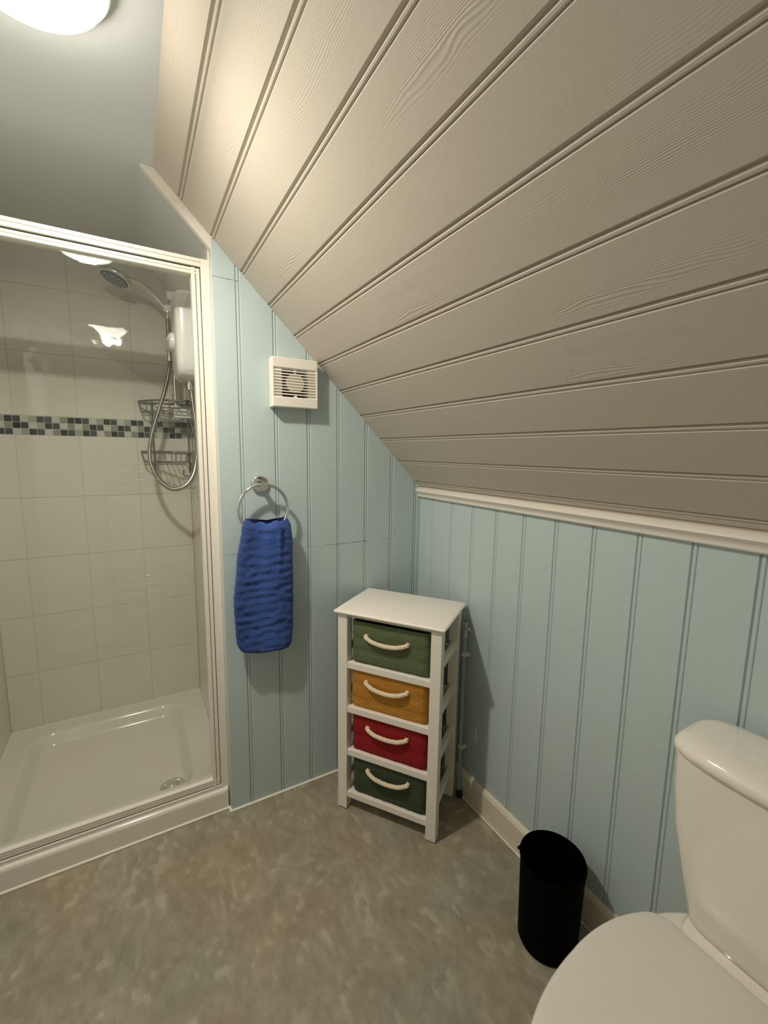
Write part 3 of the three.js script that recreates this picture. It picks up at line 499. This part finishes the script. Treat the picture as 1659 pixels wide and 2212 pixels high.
{ // pipes behind the unit
  const t = thing('heating_pipe', 'painted upright pipe with white clips between storage unit and blue wall', 'pipe', [-0.024, 0, 0.340]);
  mesh('tube', rod([0, 0.0, 0], [0, 0.64, 0], 0.0075, 16), M.pipe, t);
  mesh('valve', [cyl(0.011, 0.011, 0.018, [0, 0.645, 0], [0, 1, 0], 6), cyl(0.0085, 0.0085, 0.045, [0, 0.67, 0]), cyl(0.007, 0.006, 0.018, [0.0, 0.67, 0.010], [0, 0, 1])], M.brushed, t);
  for (const y of [0.57, 0.205]) mesh('clip', [rbox(0.022, 0.014, 0.012, 0.006, y, 0.008, 0.002), cyl(0.0098, 0.0098, 0.013, [0, y, 0])], std([0.62, 0.62, 0.56], 0.5), t);
  mesh('floor_collar', lathe([[0.008, 0.0], [0.013, 0.0], [0.0125, 0.022], [0.009, 0.028]], 20).translate(0, 0.0005, 0.004), M.dark, t);
}

// ================================================================== WASTE BIN
{
  const t = thing('waste_bin', 'small black waste bin against the skirting board', 'bin', [-0.131, 0, 0.838]);
  mesh('bin_body', lathe([[0, 0.0005], [0.070, 0.0005], [0.0755, 0.005], [0.0800, 0.20], [0.0815, 0.236], [0.0835, 0.240], [0.0825, 0.244], [0.0775, 0.240], [0.0745, 0.02], [0, 0.016]], 64), M.bin, t);
  mesh('rim_tab', rbox(0.020, 0.007, 0.008, -0.047, 0.2385, -0.0665, 0.003).rotateY(0), M.bin, t);
}

// ================================================================== TOILET
{
  const t = thing('toilet', 'cream white close-coupled toilet with its lid closed beside the bin', 'toilet', [0, 0, 1.275]);
  // pan
  const egg = (y, xb, xf, hw, n = 72) => { const r = []; for (let i = 0; i < n; i++) { const a = i / n * Math.PI * 2, c = Math.cos(a), s = Math.sin(a); const nar = c > 0 ? 1 - 0.36 * ss(0.05, 0.75, c) : 1, mid = xb - Math.min(0.27, (xb - xf) * 0.5), x = c > 0 ? mid + (xb - mid) * Math.abs(c) ** 0.5 : mid - (mid - xf) * Math.abs(c); r.push([x, y, nar * hw * Math.sign(s) * Math.abs(s) ** (c > 0 ? 0.55 : 0.92)]); } return r; };
  mesh('pan', loft([egg(0.0005, -0.05, -0.46, 0.105), egg(0.02, -0.05, -0.46, 0.103), egg(0.12, -0.045, -0.47, 0.105), egg(0.22, -0.04, -0.52, 0.13), egg(0.31, -0.035, -0.59, 0.158), egg(0.36, -0.03, -0.615, 0.170), egg(0.392, -0.03, -0.62, 0.172), egg(0.402, -0.034, -0.614, 0.167), egg(0.405, -0.04, -0.605, 0.16)], 1.0), M.china, t);
  // deck carrying the cistern
  const deck = []; for (const [y, hx, hz, e] of [[0.33, 0.085, 0.10, 4], [0.395, 0.10, 0.122, 4], [0.417, 0.10, 0.124, 4], [0.424, 0.094, 0.117, 4]]) deck.push(superRing(-0.125, y, 0, hx, hz, 72, e));
  mesh('pan_deck', loft(deck, 1.0), M.china, t);
  // cistern
  const cs = []; for (const [y, b, f, hw, e] of [[0.4242, -0.032, -0.1755, 0.1205, 6], [0.427, -0.03, -0.178, 0.1225, 6], [0.44, -0.029, -0.1788, 0.126, 6], [0.50, -0.024, -0.180, 0.141, 6.5], [0.60, -0.022, -0.181, 0.163, 7], [0.68, -0.021, -0.182, 0.171, 7], [0.7395, -0.020, -0.182, 0.173, 7]]) cs.push(superRing((b + f) / 2, y, 0, (b - f) / 2, hw, 96, e));
  mesh('cistern', loft(cs, 0.9), M.china, t);
  const cl = []; for (const [y, f, b, hw] of [[0.740, -0.182, -0.021, 0.173], [0.7405, -0.188, -0.018, 0.180], [0.747, -0.192, -0.016, 0.184], [0.757, -0.191, -0.017, 0.183], [0.766, -0.184, -0.021, 0.176], [0.772, -0.172, -0.028, 0.163], [0.7745, -0.15, -0.045, 0.14]]) cl.push(superRing((b + f) / 2, y, 0, (b - f) / 2, hw, 96, 4.2));
  mesh('cistern_lid', loft(cl, 1.2), M.china, t);
  mesh('flush_button', lathe([[0, 0.005], [0.018, 0.005], [0.021, 0.002], [0.021, 0]].reverse(), 32).translate(-0.1, 0.7745, 0), M.chrome, t);
  // seat and lid: rounded D outline
  const out = (k, xb = -0.212) => { const s = new THREE.Shape(), w = 0.188 - k, f = -0.655 + k, r = 0.03; xb -= k; s.moveTo(xb, -0.135 + k + r * 0.2); s.lineTo(xb, 0.135 - k - r * 0.2); s.quadraticCurveTo(xb - 0.002, 0.155 - k, xb - 0.03, 0.165 - k); s.bezierCurveTo(xb - 0.09, w + 0.004, xb - 0.16, w + 0.002, xb - 0.19, w - 0.002); s.bezierCurveTo(f + 0.09, w - 0.012, f, 0.11, f, 0); s.bezierCurveTo(f, -0.11, f + 0.09, -w + 0.012, xb - 0.19, -w + 0.002); s.bezierCurveTo(xb - 0.16, -w - 0.002, xb - 0.09, -w - 0.004, xb - 0.03, -0.165 + k); s.quadraticCurveTo(xb - 0.002, -0.155 + k, xb, -0.135 + k + r * 0.2); return s; };
  const slab = (k, y, h, b) => { const g = new THREE.ExtrudeGeometry(out(k + b), { depth: h - 2 * b, bevelEnabled: true, bevelSize: b, bevelThickness: b, bevelSegments: 4, curveSegments: 24 }); g.rotateX(Math.PI / 2); g.translate(0, y + h - b, 0); return toCreasedNormals(g, 0.7); };
  mesh('seat_ring', slab(0.006, 0.406, 0.016, 0.005), M.seat, t);
  mesh('seat_lid', slab(0.0, 0.4225, 0.0185, 0.0075), M.seat, t);
  for (const s of [-1, 1]) mesh('hinge', [cyl(0.010, 0.010, 0.05, [-0.212, 0.421, s * 0.075], [0, 0, 1], 20), cyl(0.008, 0.009, 0.02, [-0.212, 0.4115, s * 0.075], [0, 1, 0], 20)], M.seat, t);
}

// ================================================================== BEHIND THE CAMERA: seen only as glints in the glass
{
  const t = thing('towel_radiator', 'chrome ladder towel radiator on the wall behind the viewer', 'radiator', [-0.955, 0, FZ - 0.06]);
  for (const x of [-0.24, 0.24]) mesh('side_pipe', rod([x, 0.03, 0], [x, 1.28, 0], 0.016, 20), M.polished, t);
  for (const y of [0.241, 0.298, 0.355, 0.412, 0.469, 0.526, 1.095, 1.147, 1.2]) { const p = []; for (let i = 0; i <= 24; i++) { const s = i / 12 - 1; p.push([0.24 * s, y, -0.052 * (1 - s * s)]); } mesh('rail', tube(p, 0.011, 64, 24), M.polished, t); }
  for (const x of [-0.24, 0.24]) for (const y of [0.2, 1.2]) mesh('bracket', rod([x, y, 0], [x, y, 0.0595], 0.01, 12), M.polished, t);
}

scene.traverse(o => { if (o.isMesh) { o.castShadow = true; o.receiveShadow = true; } });
renderer.render(scene, camera);
